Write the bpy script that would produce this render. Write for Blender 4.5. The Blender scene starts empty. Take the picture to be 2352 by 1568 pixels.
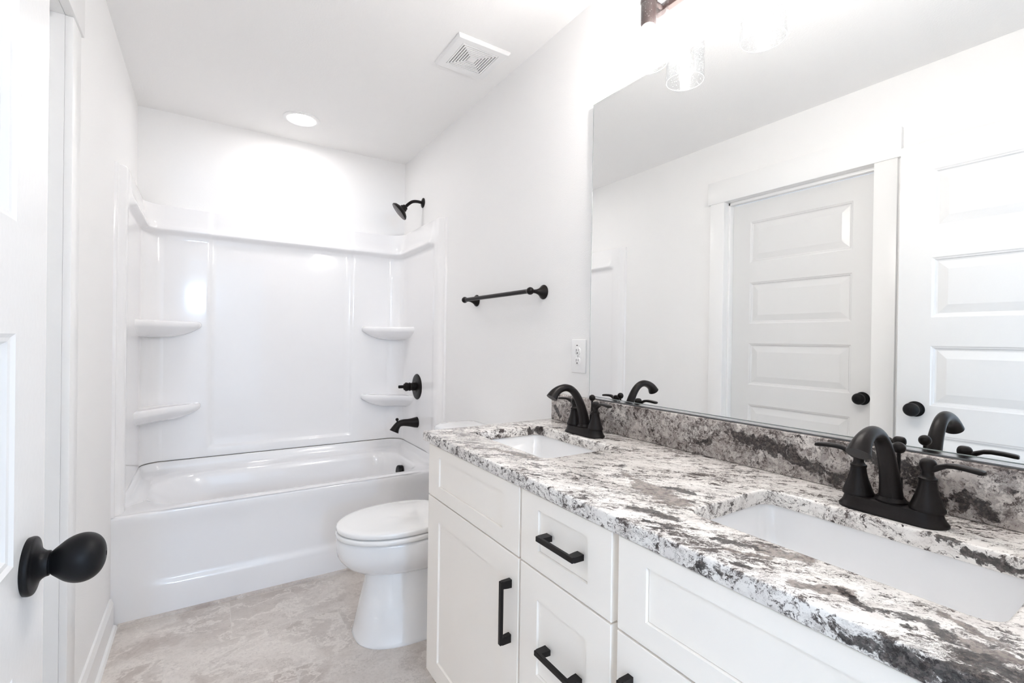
import bpy, bmesh, math, random
from mathutils import Vector, Matrix
random.seed(7)
S = bpy.context.scene
C = S.collection
PI = math.pi

# ------------------------------------------------------------------ camera
CAM = Vector((-1.138, 0.0, 1.189))
yaw, pitch, roll, FPX = 0.5722, -0.0037, 0.0144, 1084.5
fw = Vector((math.sin(yaw)*math.cos(pitch), math.cos(yaw)*math.cos(pitch), math.sin(pitch)))
rt = Vector((math.cos(yaw), -math.sin(yaw), 0)); up = rt.cross(fw)
R2 = rt*math.cos(roll) + up*math.sin(roll); U2 = up*math.cos(roll) - rt*math.sin(roll)
cd = bpy.data.cameras.new('camera'); cam = bpy.data.objects.new('camera', cd); C.objects.link(cam)
cd.sensor_width = 36; cd.lens = FPX*36/2352; cd.clip_start = 0.02
M = Matrix((R2, U2, -fw)).transposed().to_4x4(); M.translation = CAM
cam.matrix_world = M
S.camera = cam
# ------------------------------------------------------------------ world, light, exposure
S.view_settings.view_transform = 'Standard'; S.view_settings.look = 'None'
S.view_settings.gamma = 1; S.view_settings.use_curve_mapping = False
S.view_settings.exposure = 1.47
w = bpy.data.worlds.new('world'); S.world = w; w.use_nodes = True
bg = w.node_tree.nodes['Background']; bg.inputs[0].default_value = (0.62, 0.78, 1.0, 1); bg.inputs[1].default_value = 1.2
cy = S.cycles
cy.use_denoising = True; cy.max_bounces = 14; cy.diffuse_bounces = 8; cy.glossy_bounces = 6
cy.transparent_max_bounces = 24; cy.transmission_bounces = 8
cy.sample_clamp_indirect = 6; cy.blur_glossy = 0.6

def area_light(name, loc, rot, sx, sy, power, col):
    l = bpy.data.lights.new(name, 'AREA'); l.shape = 'RECTANGLE'; l.size = sx; l.size_y = sy; l.energy = power; l.color = col
    o = bpy.data.objects.new(name, l); C.objects.link(o); o.location = loc; o.rotation_euler = rot; return o
# daylight from behind the camera: one bedroom window, plus an added one for fill
area_light('window_daylight', (-1.28, -3.53, 1.83), (PI/2, 0, 0), 0.22, 0.34, 13, (0.50, 0.71, 1.0))
area_light('window_daylight', (1.84, -1.15, 1.3), (PI/2, 0, PI/2), 1.2, 1.5, 70, (0.58, 0.77, 1.0))  # added side-window fill: bluish light bounced off the unseen bedroom
BULB = 132.0        # bulb radiance
CAN = 29.0          # recessed light radiance
FILL_DOME = 34.0         # radiance of the added fill dome in the bedroom
# ------------------------------------------------------------------ materials
def new_mat(name):
    m = bpy.data.materials.new(name); m.use_nodes = True
    nt = m.node_tree; return m, nt, nt.nodes['Principled BSDF']
def mat(name, col, rough=0.5, metal=0.0, spec=0.5, coat=0.0, bump=None, vary=None):
    m, nt, b = new_mat(name)
    b.inputs['Base Color'].default_value = (*col, 1); b.inputs['Roughness'].default_value = rough
    b.inputs['Metallic'].default_value = metal; b.inputs['Specular IOR Level'].default_value = spec
    b.inputs['Coat Weight'].default_value = coat; b.inputs['Coat Roughness'].default_value = 0.05
    tc = nt.nodes.new('ShaderNodeTexCoord')
    if bump:
        sc, st, det = bump
        n = nt.nodes.new('ShaderNodeTexNoise'); n.inputs['Scale'].default_value = sc; n.inputs['Detail'].default_value = det
        nt.links.new(tc.outputs['Object'], n.inputs['Vector'])
        bp = nt.nodes.new('ShaderNodeBump'); bp.inputs['Strength'].default_value = st; bp.inputs['Distance'].default_value = 0.002
        nt.links.new(n.outputs['Fac'], bp.inputs['Height']); nt.links.new(bp.outputs[0], b.inputs['Normal'])
    if vary:
        sc, col2 = vary
        n = nt.nodes.new('ShaderNodeTexNoise'); n.inputs['Scale'].default_value = sc; n.inputs['Detail'].default_value = 3
        nt.links.new(tc.outputs['Object'], n.inputs['Vector'])
        r = nt.nodes.new('ShaderNodeMix'); r.data_type = 'RGBA'
        r.inputs[6].default_value = (*col, 1); r.inputs[7].default_value = (*col2, 1)
        nt.links.new(n.outputs['Fac'], r.inputs[0]); nt.links.new(r.outputs[2], b.inputs['Base Color'])
    return m
def emit(name, col, strength):
    m = bpy.data.materials.new(name); m.use_nodes = True; nt = m.node_tree; nt.nodes.clear()
    e = nt.nodes.new('ShaderNodeEmission'); e.inputs[0].default_value = (*col, 1); e.inputs[1].default_value = strength
    o = nt.nodes.new('ShaderNodeOutputMaterial'); nt.links.new(e.outputs[0], o.inputs[0]); return m

WALL = mat('wall_paint', (0.885, 0.877, 0.870), 0.6, spec=0.3, bump=(260, 0.25, 3), vary=(1.5, (0.90, 0.892, 0.885)))
WALLG = mat('bedroom_grey_paint', (0.34, 0.325, 0.31), 0.7, spec=0.2, bump=(260, 0.25, 3), vary=(1.5, (0.36, 0.345, 0.33)))
CEIL = mat('ceiling_paint', (0.91, 0.90, 0.89), 0.9, spec=0.1, bump=(160, 0.5, 4))
TRIM = mat('trim_paint', (0.89, 0.885, 0.88), 0.28, spec=0.5, bump=(90, 0.05, 2))
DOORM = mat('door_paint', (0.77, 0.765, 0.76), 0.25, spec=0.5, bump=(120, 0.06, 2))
ACRYL = mat('white_acrylic', (0.885, 0.875, 0.875), 0.08, spec=0.38, coat=0.0, vary=(2, (0.895, 0.885, 0.885)))
TUBM = mat('tub_enamel', (0.85, 0.845, 0.855), 0.1, spec=0.5, coat=0.4, vary=(2, (0.87, 0.865, 0.87)))
PORC = mat('porcelain', (0.87, 0.87, 0.875), 0.06, spec=0.55, coat=0.5, vary=(3, (0.88, 0.88, 0.885)))
CAB = mat('cabinet_paint', (0.945, 0.893, 0.83), 0.38, spec=0.4, bump=(220, 0.05, 2), vary=(5, (0.95, 0.90, 0.84)))
BRONZE = mat('oil_rubbed_bronze', (0.008, 0.0065, 0.0065), 0.33, metal=0.0, spec=0.18, bump=(500, 0.06, 2), vary=(30, (0.014, 0.011, 0.0105)))
MATTEB = mat('matte_black', (0.005, 0.005, 0.006), 0.40, spec=0.16, bump=(900, 0.05, 2), vary=(40, (0.008, 0.0075, 0.008)))
SOCKM = mat('bronze_socket', (0.030, 0.017, 0.016), 0.35, metal=0.0, vary=(30, (0.045, 0.026, 0.024)))
CHROME = mat('chrome', (0.75, 0.75, 0.76), 0.12, metal=1.0, vary=(20, (0.78, 0.78, 0.79)))
PLAST = mat('white_plastic', (0.86, 0.855, 0.85), 0.3, vary=(30, (0.87, 0.865, 0.86)))
DARK = mat('dark_void', (0.03, 0.024, 0.022), 0.7, vary=(40, (0.04, 0.03, 0.03)))
GAP = mat('dark_caulk_joint', (0.16, 0.14, 0.12), 0.8, vary=(40, (0.2, 0.18, 0.15)))  # dark caulk line where tub and surround meet
CARPET = mat('bedroom_carpet', (0.34, 0.33, 0.32), 0.95, spec=0.1, bump=(400, 1.0, 4))
BULBM = emit('bulb_glow', (1.0, 0.948, 0.90), BULB)
CANM = emit('downlight_lens', (1.0, 0.975, 0.96), CAN)

def mirror_mat():
    m = bpy.data.materials.new('mirror_silver'); m.use_nodes = True; nt = m.node_tree; nt.nodes.clear()
    g = nt.nodes.new('ShaderNodeBsdfGlossy'); g.inputs['Color'].default_value = (0.945, 0.955, 0.95, 1); g.inputs['Roughness'].default_value = 0.0
    o = nt.nodes.new('ShaderNodeOutputMaterial'); nt.links.new(g.outputs[0], o.inputs[0]); return m
MIRROR = mirror_mat()
def glass_mat(seeded):
    m = bpy.data.materials.new('seeded_glass' if seeded else 'clear_glass'); m.use_nodes = True; nt = m.node_tree; nt.nodes.clear()
    t = nt.nodes.new('ShaderNodeBsdfTransparent'); t.inputs[0].default_value = (0.975, 0.98, 0.985, 1)
    g = nt.nodes.new('ShaderNodeBsdfGlossy'); g.inputs['Roughness'].default_value = 0.04
    lw0 = nt.nodes.new('ShaderNodeLayerWeight'); lw0.inputs[0].default_value = 0.5
    pw = nt.nodes.new('ShaderNodeMath'); pw.operation = 'POWER'; nt.links.new(lw0.outputs['Facing'], pw.inputs[0]); pw.inputs[1].default_value = 3.5
    lw = nt.nodes.new('ShaderNodeMath'); lw.operation = 'MULTIPLY_ADD'; nt.links.new(pw.outputs[0], lw.inputs[0]); lw.inputs[1].default_value = 0.35; lw.inputs[2].default_value = 0.03
    mx = nt.nodes.new('ShaderNodeMixShader'); o = nt.nodes.new('ShaderNodeOutputMaterial')
    fac = lw.outputs[0]
    if seeded:
        tc = nt.nodes.new('ShaderNodeTexCoord'); v = nt.nodes.new('ShaderNodeTexVoronoi'); v.inputs['Scale'].default_value = 150
        nt.links.new(tc.outputs['Object'], v.inputs['Vector'])
        r = nt.nodes.new('ShaderNodeMapRange'); r.inputs[1].default_value = 0.10; r.inputs[2].default_value = 0.16; r.inputs[3].default_value = 0.55; r.inputs[4].default_value = 0.0
        nt.links.new(v.outputs['Distance'], r.inputs[0])
        a = nt.nodes.new('ShaderNodeMath'); a.operation = 'MAXIMUM'
        nt.links.new(lw.outputs[0], a.inputs[0]); nt.links.new(r.outputs[0], a.inputs[1]); fac = a.outputs[0]
        d = nt.nodes.new('ShaderNodeBsdfDiffuse'); d.inputs[0].default_value = (0.95, 0.95, 0.95, 1)
        gm = nt.nodes.new('ShaderNodeMixShader'); nt.links.new(r.outputs[0], gm.inputs[0])
        nt.links.new(g.outputs[0], gm.inputs[1]); nt.links.new(d.outputs[0], gm.inputs[2]); g = gm
    nt.links.new(fac, mx.inputs[0]); nt.links.new(t.outputs[0], mx.inputs[1]); nt.links.new(g.outputs[0], mx.inputs[2])
    nt.links.new(mx.outputs[0], o.inputs[0]); return m
RIMG = mat('glass_rim', (0.93, 0.94, 0.95), 0.1, spec=0.8, vary=(40, (0.95, 0.955, 0.96)))
GLASS = glass_mat(True); PANE = glass_mat(False)

class N:   # tiny node helper
    def __init__(s, nt): s.nt = nt
    def math(s, op, a, b=None, c=None, clamp=False):
        n = s.nt.nodes.new('ShaderNodeMath'); n.operation = op; n.use_clamp = clamp
        for i, v in enumerate((a, b, c)):
            if v is None: continue
            if isinstance(v, (int, float)): n.inputs[i].default_value = v
            else: s.nt.links.new(v, n.inputs[i])
        return n.outputs[0]
    def vm(s, op, a, b=None, scale=None):
        n = s.nt.nodes.new('ShaderNodeVectorMath'); n.operation = op
        for i, v in enumerate((a, b)):
            if v is None: continue
            if isinstance(v, (tuple, Vector)): n.inputs[i].default_value = v
            else: s.nt.links.new(v, n.inputs[i])
        if scale is not None:
            if isinstance(scale, (int, float)): n.inputs['Scale'].default_value = scale
            else: s.nt.links.new(scale, n.inputs['Scale'])
        return n.outputs['Value'] if op in ('LENGTH', 'DOT_PRODUCT', 'DISTANCE') else n.outputs[0]
    def noise(s, vec, scale, detail=4, rough=0.55, dist=0.0, col=False):
        n = s.nt.nodes.new('ShaderNodeTexNoise'); n.inputs['Scale'].default_value = scale; n.inputs['Detail'].default_value = detail
        n.inputs['Roughness'].default_value = rough; n.inputs['Distortion'].default_value = dist
        s.nt.links.new(vec, n.inputs['Vector']); return n.outputs['Color'] if col else n.outputs['Fac']
    def ramp(s, v, a, b, lo=0.0, hi=1.0):
        n = s.nt.nodes.new('ShaderNodeMapRange'); n.interpolation_type = 'SMOOTHSTEP'
        for i, q in enumerate((v, a, b, lo, hi)):
            if isinstance(q, (int, float)): n.inputs[i].default_value = q
            else: s.nt.links.new(q, n.inputs[i])
        return n.outputs[0]
    def mix(s, f, a, b):
        n = s.nt.nodes.new('ShaderNodeMix'); n.data_type = 'RGBA'
        for i, q in ((0, f), (6, a), (7, b)):
            if isinstance(q, (int, float)): n.inputs[i].default_value = q
            elif isinstance(q, tuple): n.inputs[i].default_value = (*q, 1)
            else: s.nt.links.new(q, n.inputs[i])
        return n.outputs[2]
    def mapping(s, vec, rot=(0, 0, 0), scale=(1, 1, 1), loc=(0, 0, 0)):
        n = s.nt.nodes.new('ShaderNodeMapping'); n.inputs['Rotation'].default_value = rot; n.inputs['Scale'].default_value = scale; n.inputs['Location'].default_value = loc
        s.nt.links.new(vec, n.inputs['Vector']); return n.outputs[0]

ZT = 0.8864   # counter top height
def granite(name, back, tau, dark):
    m, nt, b = new_mat(name); n = N(nt)
    P = nt.nodes.new('ShaderNodeTexCoord').outputs['Object']
    wc = n.vm('SUBTRACT', n.noise(P, 22, 4, 0.6, col=True), (0.5, 0.5, 0.5))
    wc2 = n.vm('SUBTRACT', n.noise(P, 75, 4, 0.65, col=True), (0.5, 0.5, 0.5))
    Pw = n.vm('ADD', P, n.vm('SCALE', wc, scale=0.042))
    Pw = n.vm('ADD', Pw, n.vm('SCALE', wc2, scale=0.014))
    # the grain of the slab runs obliquely across the counter
    st = n.mapping(Pw, rot=(0, 0, math.radians(-38)))
    st = n.mapping(st, scale=(1.0, 0.55 if back else 0.31, 0.8))
    stb = n.mapping(n.mapping(P, rot=(0, 0, math.radians(-38))), scale=(1.0, 0.45, 0.8))
    dens = n.noise(stb, 15, 4, 0.55)
    dens2 = n.noise(n.mapping(stb, loc=(3, 1, 7)), 24, 4, 0.55)
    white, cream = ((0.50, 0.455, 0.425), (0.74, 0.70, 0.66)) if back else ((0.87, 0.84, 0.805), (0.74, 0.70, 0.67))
    g = n.mix(n.ramp(n.noise(st, 24, 5, 0.62), 0.42, 0.68), white, cream)
    g = n.mix(n.math('MULTIPLY', n.ramp(n.noise(st, 70, 6, 0.72), 0.50, 0.68), 0.38), g, (0.40, 0.35, 0.325))
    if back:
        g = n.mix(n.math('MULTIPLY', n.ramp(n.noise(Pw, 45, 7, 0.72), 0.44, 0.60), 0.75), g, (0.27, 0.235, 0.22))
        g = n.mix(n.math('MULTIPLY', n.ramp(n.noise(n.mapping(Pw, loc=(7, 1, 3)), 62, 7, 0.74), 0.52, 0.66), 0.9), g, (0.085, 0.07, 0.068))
    # fine dark flecks gathered in drifts, darkest at their hearts
    for sc, lo, amp, fac in ((88, 0.660, -0.26, 0.95), (170, 0.665, -0.24, 0.9), (50, 0.705, -0.26, 0.95)):
        thr = n.math('MULTIPLY_ADD', dens if sc != 50 else dens2, amp, lo)
        f = n.noise(n.mapping(st, loc=(sc, 2, 5)), sc, 8, 0.74, 0.25)
        colr = n.mix(n.ramp(f, n.math('ADD', thr, 0.02), n.math('ADD', thr, 0.11)), (0.15, 0.12, 0.11), (0.022, 0.018, 0.017))
        g = n.mix(n.math('MULTIPLY', n.ramp(f, thr, n.math('ADD', thr, 0.06)), fac), g, colr)
    # short curved strokes and thin crack-like veins
    for sc, loc_, w0, op, vec, msk in ((42, 4, 0.020, 0.8, st, (dens, 0.46, 0.60)), (75, 9, 0.024, 0.7, st, (dens2, 0.44, 0.6)), (9, 1, 0.008, 0.9, stb, (dens2, 0.52, 0.60))):
        v = n.math('ABSOLUTE', n.math('SUBTRACT', n.noise(n.mapping(vec, loc=(loc_, 4, 4)), sc, 8, 0.70, 0.3), 0.5))
        vein = n.math('MULTIPLY', n.ramp(v, 0.0, w0, 1, 0), n.ramp(msk[0], msk[1], msk[2]))
        g = n.mix(n.math('MULTIPLY', vein, op), g, (0.085, 0.068, 0.063))
    def segs(lst):
        best = None
        for A, B, r in lst:
            A = Vector(A); B = Vector(B); D = B - A; L2 = max(D.length_squared, 1e-8)
            d = n.vm('SUBTRACT', Pw, tuple(A))
            t = n.math('MULTIPLY', n.vm('DOT_PRODUCT', d, tuple(D)), 1.0/L2, clamp=True)
            q = n.vm('SUBTRACT', d, n.vm('SCALE', tuple(D), scale=t))
            q = n.math('DIVIDE', n.vm('LENGTH', q), r)
            best = q if best is None else n.math('MINIMUM', best, q)
        return best
    ragged = n.math('MULTIPLY', n.math('SUBTRACT', n.noise(st, 62, 7, 0.72), 0.5), 3.6)
    if tau:
        mk = n.ramp(n.math('ADD', segs(tau), ragged), 0.85, 1.25, 1, 0)
        g = n.mix(n.math('MULTIPLY', mk, 0.88), g, n.mix(n.ramp(n.noise(P, 120, 4, 0.7), 0.4, 0.62), (0.29, 0.245, 0.22), (0.12, 0.097, 0.09)))
    if dark:
        mk = n.ramp(n.math('ADD', segs(dark), n.math('MULTIPLY', ragged, 1.3)), 0.75, 1.25, 1, 0)
        g = n.mix(n.math('MULTIPLY', mk, 0.93), g, n.mix(n.ramp(n.noise(P, 150, 5, 0.75), 0.44, 0.66), (0.018, 0.015, 0.015), (0.12, 0.098, 0.09)))
    # scattered black specks
    sp = n.ramp(n.noise(n.mapping(P, loc=(1, 2, 3)), 95, 2, 0.5), 0.72, 0.75)
    g = n.mix(sp, g, (0.04, 0.035, 0.035))
    nt.links.new(g, b.inputs['Base Color'])
    b.inputs['Roughness'].default_value = 0.12; b.inputs['Specular IOR Level'].default_value = 0.32
    return m
Z = ZT
tau = [((-.363, .681, Z), (-.388, .575, Z), .026), ((-.33, .765, Z), (-.363, .681, Z), .009),
       ((-.452, .378, Z), (-.425, .338, Z), .016), ((-.494, .402, Z), (-.475, .362, Z), .007),
       ((-.512, .298, Z), (-.480, .262, Z), .010), ((-.441, .179, Z), (-.460, .133, Z), .008),
       ((-.472, 1.128, Z), (-.430, .960, Z), .009), ((-.49, .15, Z), (-.45, .05, Z), .010), ((-.33, 1.34, Z), (-.30, 1.28, Z), .012)]
dark = [((-.323, .641, Z), (-.319, .585, Z), .0085), ((-.485, .603, Z), (-.462, .535, Z), .011), ((-.508, .545, Z), (-.500, .50, Z), .006),
        ((-.475, .443, Z), (-.455, .385, Z), .0085), ((-.482, .268, Z), (-.498, .229, Z), .007), ((-.498, .229, Z), (-.474, .185, Z), .005),
        ((-.474, .185, Z), (-.505, .150, Z), .009), ((-.505, .150, Z), (-.515, .09, Z), .015), ((-.505, .198, Z), (-.502, .194, Z), .0045),
        ((-.545, .235, .862), (-.545, .19, .864), .008), ((-.545, .19, .866), (-.535, .12, .880), .014),
        ((-.545, .42, .872), (-.52, .36, .886), .008), ((-.436, .855, Z), (-.420, .729, Z), .0035), ((-.147, .267, Z), (-.176, .186, Z), .008),
        ((-.155, .23, .87), (-.155, .16, .868), .007), ((-.155, 1.33, .88), (-.19, 1.352, .872), .012), ((-.41, 1.345, .88), (-.405, 1.352, .87), .010)]
GRAN = granite('granite_slab', False, tau, dark)
X = -.0226
bsd = [((X, .69, .958), (X, .60, .945), .017), ((X, .60, .950), (X, .50, .918), .015), ((X, .47, .905), (X, .42, .925), .012), ((X, .42, .97), (X, .33, .955), .016),
       ((X, .33, .93), (X, .30, .91), .015), ((X, .262, .918), (X, .235, .912), .014), ((X, 1.22, .93), (X, 1.17, .912), .013), ((X, 1.42, .93), (X, 1.39, .91), .010), ((X, .80, .925), (X, .76, .93), .010)]
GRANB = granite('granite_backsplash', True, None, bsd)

def tile_mat():
    m, nt, b = new_mat('stone_tile'); n = N(nt)
    P = nt.nodes.new('ShaderNodeTexCoord').outputs['Object']
    sep = nt.nodes.new('ShaderNodeSeparateXYZ'); nt.links.new(P, sep.inputs[0])
    TW, TH = .608, .304
    v = n.math('DIVIDE', n.math('SUBTRACT', sep.outputs[1], 2.442), TH)
    row = n.math('FLOOR', v); fv = n.math('FRACT', v)
    # rows step by a third of a tile
    u = n.math('DIVIDE', n.math('ADD', n.math('ADD', sep.outputs[0], 1.045 + .213), n.math('MULTIPLY', row, -.213)), TW)
    u = n.math('SUBTRACT', u, n.math('MULTIPLY', 2*.213/TW, 1.0))
    col = n.math('FLOOR', u); fu = n.math('FRACT', u)
    def edge(f, size):
        d = n.math('MINIMUM', f, n.math('SUBTRACT', 1.0, f)); return n.math('MULTIPLY', d, size)
    de = n.math('MINIMUM', edge(fu, TW), edge(fv, TH))
    gr = n.ramp(de, 0.0010, 0.0022, 1, 0)
    cid = nt.nodes.new('ShaderNodeCombineXYZ'); nt.links.new(col, cid.inputs[0]); nt.links.new(row, cid.inputs[1])
    wn = nt.nodes.new('ShaderNodeTexWhiteNoise'); wn.noise_dimensions = '3D'; nt.links.new(cid.outputs[0], wn.inputs['Vector'])
    Q = n.vm('ADD', P, n.vm('SCALE', wn.outputs['Color'], scale=7.0))
    Qs = n.mapping(Q, rot=(0, 0, 0.75), scale=(1, 1.35, 1))
    wv = n.vm('ADD', Qs, n.vm('SCALE', n.noise(Qs, 5, 5, 0.6, col=True), scale=0.35))
    c = n.mix(n.ramp(n.noise(wv, 3.2, 6, 0.62), 0.35, 0.66), (0.75, 0.695, 0.65), (0.57, 0.515, 0.475))
    dk = n.ramp(n.noise(n.mapping(wv, loc=(5, 3, 1)), 3.0, 5, 0.58), 0.54, 0.68)
    c = n.mix(n.math('MULTIPLY', dk, 0.6), c, (0.42, 0.355, 0.32))
    vv = n.math('ABSOLUTE', n.math('SUBTRACT', n.noise(wv, 2.3, 6, 0.6, 0.4), 0.5))
    c = n.mix(n.math('MULTIPLY', n.ramp(vv, 0.004, 0.028, 1, 0), 0.75), c, (0.80, 0.75, 0.70))
    v2 = n.math('ABSOLUTE', n.math('SUBTRACT', n.noise(n.mapping(wv, loc=(2, 8, 4)), 3.1, 7, 0.66, 0.5), 0.5))
    c = n.mix(n.math('MULTIPLY', n.ramp(v2, 0.002, 0.010, 1, 0), 0.32), c, (0.33, 0.28, 0.25))
    c = n.mix(n.math('MULTIPLY', n.ramp(n.noise(P, 95, 5, 0.75), 0.44, 0.72), 0.4), c, (0.44, 0.39, 0.36))
    c = n.mix(n.math('MULTIPLY', gr, 0.7), c, (0.68, 0.64, 0.59))
    nt.links.new(c, b.inputs['Base Color']); b.inputs['Roughness'].default_value = 0.45
    bp = nt.nodes.new('ShaderNodeBump'); bp.inputs['Strength'].default_value = 0.25; bp.inputs['Distance'].default_value = 0.002
    h = n.math('SUBTRACT', n.noise(wv, 18, 6, 0.7), n.math('MULTIPLY', gr, 0.8))
    nt.links.new(h, bp.inputs['Height']); nt.links.new(bp.outputs[0], b.inputs['Normal'])
    return m
TILE = tile_mat()

# ------------------------------------------------------------------ mesh helpers
def link(name, bm, material, parent=None, angle=35, recalc=True):
    if recalc: bmesh.ops.recalc_face_normals(bm, faces=bm.faces[:])
    me = bpy.data.meshes.new(name); bm.to_mesh(me); bm.free()
    for p in me.polygons: p.use_smooth = True
    me.set_sharp_from_angle(angle=math.radians(angle))
    me.materials.append(material)
    o = bpy.data.objects.new(name, me); C.objects.link(o)
    if parent is not None: o.parent = parent; o.matrix_parent_inverse = parent.matrix_world.inverted()
    return o
def thing(name, label, cat, loc=(0, 0, 0), group=None):
    o = bpy.data.objects.new(name, None); C.objects.link(o); o.location = loc; o.empty_display_size = 0.05
    o.matrix_world = Matrix.Translation(loc)
    o['label'] = label; o['category'] = cat
    if group: o['group'] = group
    return o
def tag(o, label, cat, group=None):
    o['label'] = label; o['category'] = cat
    if group: o['group'] = group
    return o
def struct(o, label=None):
    o['kind'] = 'structure'
    if label: o['label'] = label
    return o
def add_box(bm, a, b, bev=0.0, seg=2):
    v = []
    for x in (a[0], b[0]):
        for y in (a[1], b[1]):
            for z in (a[2], b[2]): v.append(bm.verts.new((x, y, z)))
    F = [(0, 1, 3, 2), (4, 6, 7, 5), (0, 4, 5, 1), (2, 3, 7, 6), (0, 2, 6, 4), (1, 5, 7, 3)]
    fs = [bm.faces.new([v[i] for i in f]) for f in F]
    if bev > 0:
        es = list({e for f in fs for e in f.edges})
        bmesh.ops.bevel(bm, geom=es, offset=bev, segments=seg, affect='EDGES', profile=0.5)
def box(a, b, bev=0.0, seg=2):
    bm = bmesh.new(); a2 = [min(p, q) for p, q in zip(a, b)]; b2 = [max(p, q) for p, q in zip(a, b)]
    add_box(bm, a2, b2, bev, seg); return bm
def loft(bm, loops, cap0=True, cap1=True, closed=True):
    rows = [[bm.verts.new(p) for p in L] for L in loops]
    for r0, r1 in zip(rows, rows[1:]):
        n = len(r0)
        for i in range(n if closed else n-1):
            j = (i+1) % n
            try: bm.faces.new((r0[i], r0[j], r1[j], r1[i]))
            except ValueError: pass
    if cap0: bm.faces.new(rows[0][::-1])
    if cap1: bm.faces.new(rows[-1])
    return rows
def frame(d):
    d = Vector(d).normalized(); a = Vector((0, 0, 1)) if abs(d.z) < .9 else Vector((1, 0, 0))
    u = d.cross(a).normalized(); return u, d.cross(u).normalized()
def add_lathe(bm, origin, axis, prof, n=40, cap=True):
    o = Vector(origin); d = Vector(axis).normalized(); u, v = frame(d)
    L = [[o + d*h + (u*math.cos(2*PI*i/n) + v*math.sin(2*PI*i/n))*max(r, 1e-5) for i in range(n)] for h, r in prof]
    loft(bm, L, cap, cap)
def lathe(origin, axis, prof, n=40, cap=True):
    bm = bmesh.new(); add_lathe(bm, origin, axis, prof, n, cap); return bm
def smooth_path(pts, k=8):
    P = [Vector(p) for p in pts]; out = []
    for i in range(len(P)-1):
        p0 = P[max(i-1, 0)]; p1 = P[i]; p2 = P[i+1]; p3 = P[min(i+2, len(P)-1)]
        for j in range(k):
            t = j/k; out.append(0.5*((2*p1) + (p2-p0)*t + (2*p0-5*p1+4*p2-p3)*t*t + (3*p1-p0-3*p2+p3)*t**3))
    out.append(P[-1]); return out
def add_tube(bm, pts, rad, n=20, smooth=8, asp=None):
    if smooth:
        k = smooth; P = smooth_path(pts, k)
        R = [Vector((r, 0, 0)) for r in rad]; R = [v.x for v in smooth_path(R, k)]
    else: P = [Vector(p) for p in pts]; R = list(rad)
    L = []; prev = None
    for i, p in enumerate(P):
        d = (P[min(i+1, len(P)-1)] - P[max(i-1, 0)]).normalized()
        if prev is None: u, v = frame(d)
        else:
            u = (prev - d*prev.dot(d)).normalized(); v = d.cross(u)
        prev = u
        L.append([p + (u*math.cos(2*PI*a/n) + v*math.sin(2*PI*a/n))*R[i] for a in range(n)])
    loft(bm, L)
def sprof(pr, k=5):
    return [(v.x, max(v.y, 1e-4)) for v in smooth_path([(a, b, 0) for a, b in pr], k)]
def tube(pts, rad, n=20, smooth=8):
    bm = bmesh.new(); add_tube(bm, pts, rad, n, smooth); return bm
def rrect(x0, x1, y0, y1, r, z, k=6):
    out = []
    for cx, cy_, a0 in ((x1-r, y1-r, 0), (x0+r, y1-r, PI/2), (x0+r, y0+r, PI), (x1-r, y0+r, 3*PI/2)):
        for i in range(k+1):
            a = a0 + PI/2*i/k; out.append(Vector((cx + r*math.cos(a), cy_ + r*math.sin(a), z)))
    return out

W = 1.46; D = 3.167; H = 2.392; T = 2.46      # room width, back wall, ceiling, tub front
FY = -0.02                                     # inner face of the wall behind the camera
# ------------------------------------------------------------------ room shell
struct(link('floor', box((-W-.14, FY-.12, -.05), (.10, D+.1, 0)), TILE))
bm = box((-W-.14, FY-.12, H), (.10, D+.1, H+.08)); struct(link('ceiling', bm, CEIL))
struct(link('wall_right', box((0, FY-.12, 0), (.10, D+.1, H)), WALL))
struct(link('wall_back', box((-W, D, 0), (0, D+.1, H)), WALL))
# left wall with the closed door's opening
JY0, JY1, JZ = .920, 1.687, 2.030
bm = bmesh.new()
add_box(bm, (-W-.11, FY-.12, 0), (-W, JY0, H)); add_box(bm, (-W-.11, JY1, 0), (-W, D+.1, H)); add_box(bm, (-W-.11, JY0, JZ), (-W, JY1, H))
struct(link('wall_left', bm, WALL))
# wall behind the camera with the doorway it stands in
DX0, DX1 = -1.345, -.575
bm = bmesh.new()
add_box(bm, (-W, FY-.12, 0), (DX0, FY, H)); add_box(bm, (DX1, FY-.12, 0), (0, FY, H)); add_box(bm, (DX0, FY-.12, 2.04), (DX1, FY, H))
struct(link('wall_front', bm, WALL))
# bedroom beyond the doorway
BY = -3.6
struct(link('floor_bedroom', box((-3.4, BY-.1, -.05), (1.9, FY-.12, -.002)), CARPET))
struct(link('ceiling_bedroom', box((-3.4, BY-.1, H), (1.9, FY-.12, H+.08)), CEIL))
struct(link('wall_bedroom_left', box((-3.5, BY-.1, 0), (-3.4, FY-.12, H)), WALLG))
bm = bmesh.new(); add_box(bm, (1.9, BY-.1, 0), (2.0, -1.78, H)); add_box(bm, (1.9, -.52, 0), (2.0, FY-.12, H)); add_box(bm, (1.9, -1.78, 0), (2.0, -.52, .52)); add_box(bm, (1.9, -1.78, 2.08), (2.0, -.52, H))
struct(link('wall_bedroom_right', bm, WALL))
wr = struct(bpy.data.objects.new('window_2', None)); C.objects.link(wr); wr.location = (1.95, -1.15, .52); wr.matrix_world = Matrix.Translation(wr.location)  # added window, out of view, feeds bluish bounce light through the doorway
bm = bmesh.new(); add_box(bm, (1.93, -1.78, .52), (1.97, -1.74, 2.08)); add_box(bm, (1.93, -.56, .52), (1.97, -.52, 2.08)); add_box(bm, (1.93, -1.74, .52), (1.97, -.56, .56)); add_box(bm, (1.93, -1.74, 2.04), (1.97, -.56, 2.08)); add_box(bm, (1.93, -1.17, .56), (1.97, -1.13, 2.04))
link('window_frame', bm, TRIM, wr)
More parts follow.
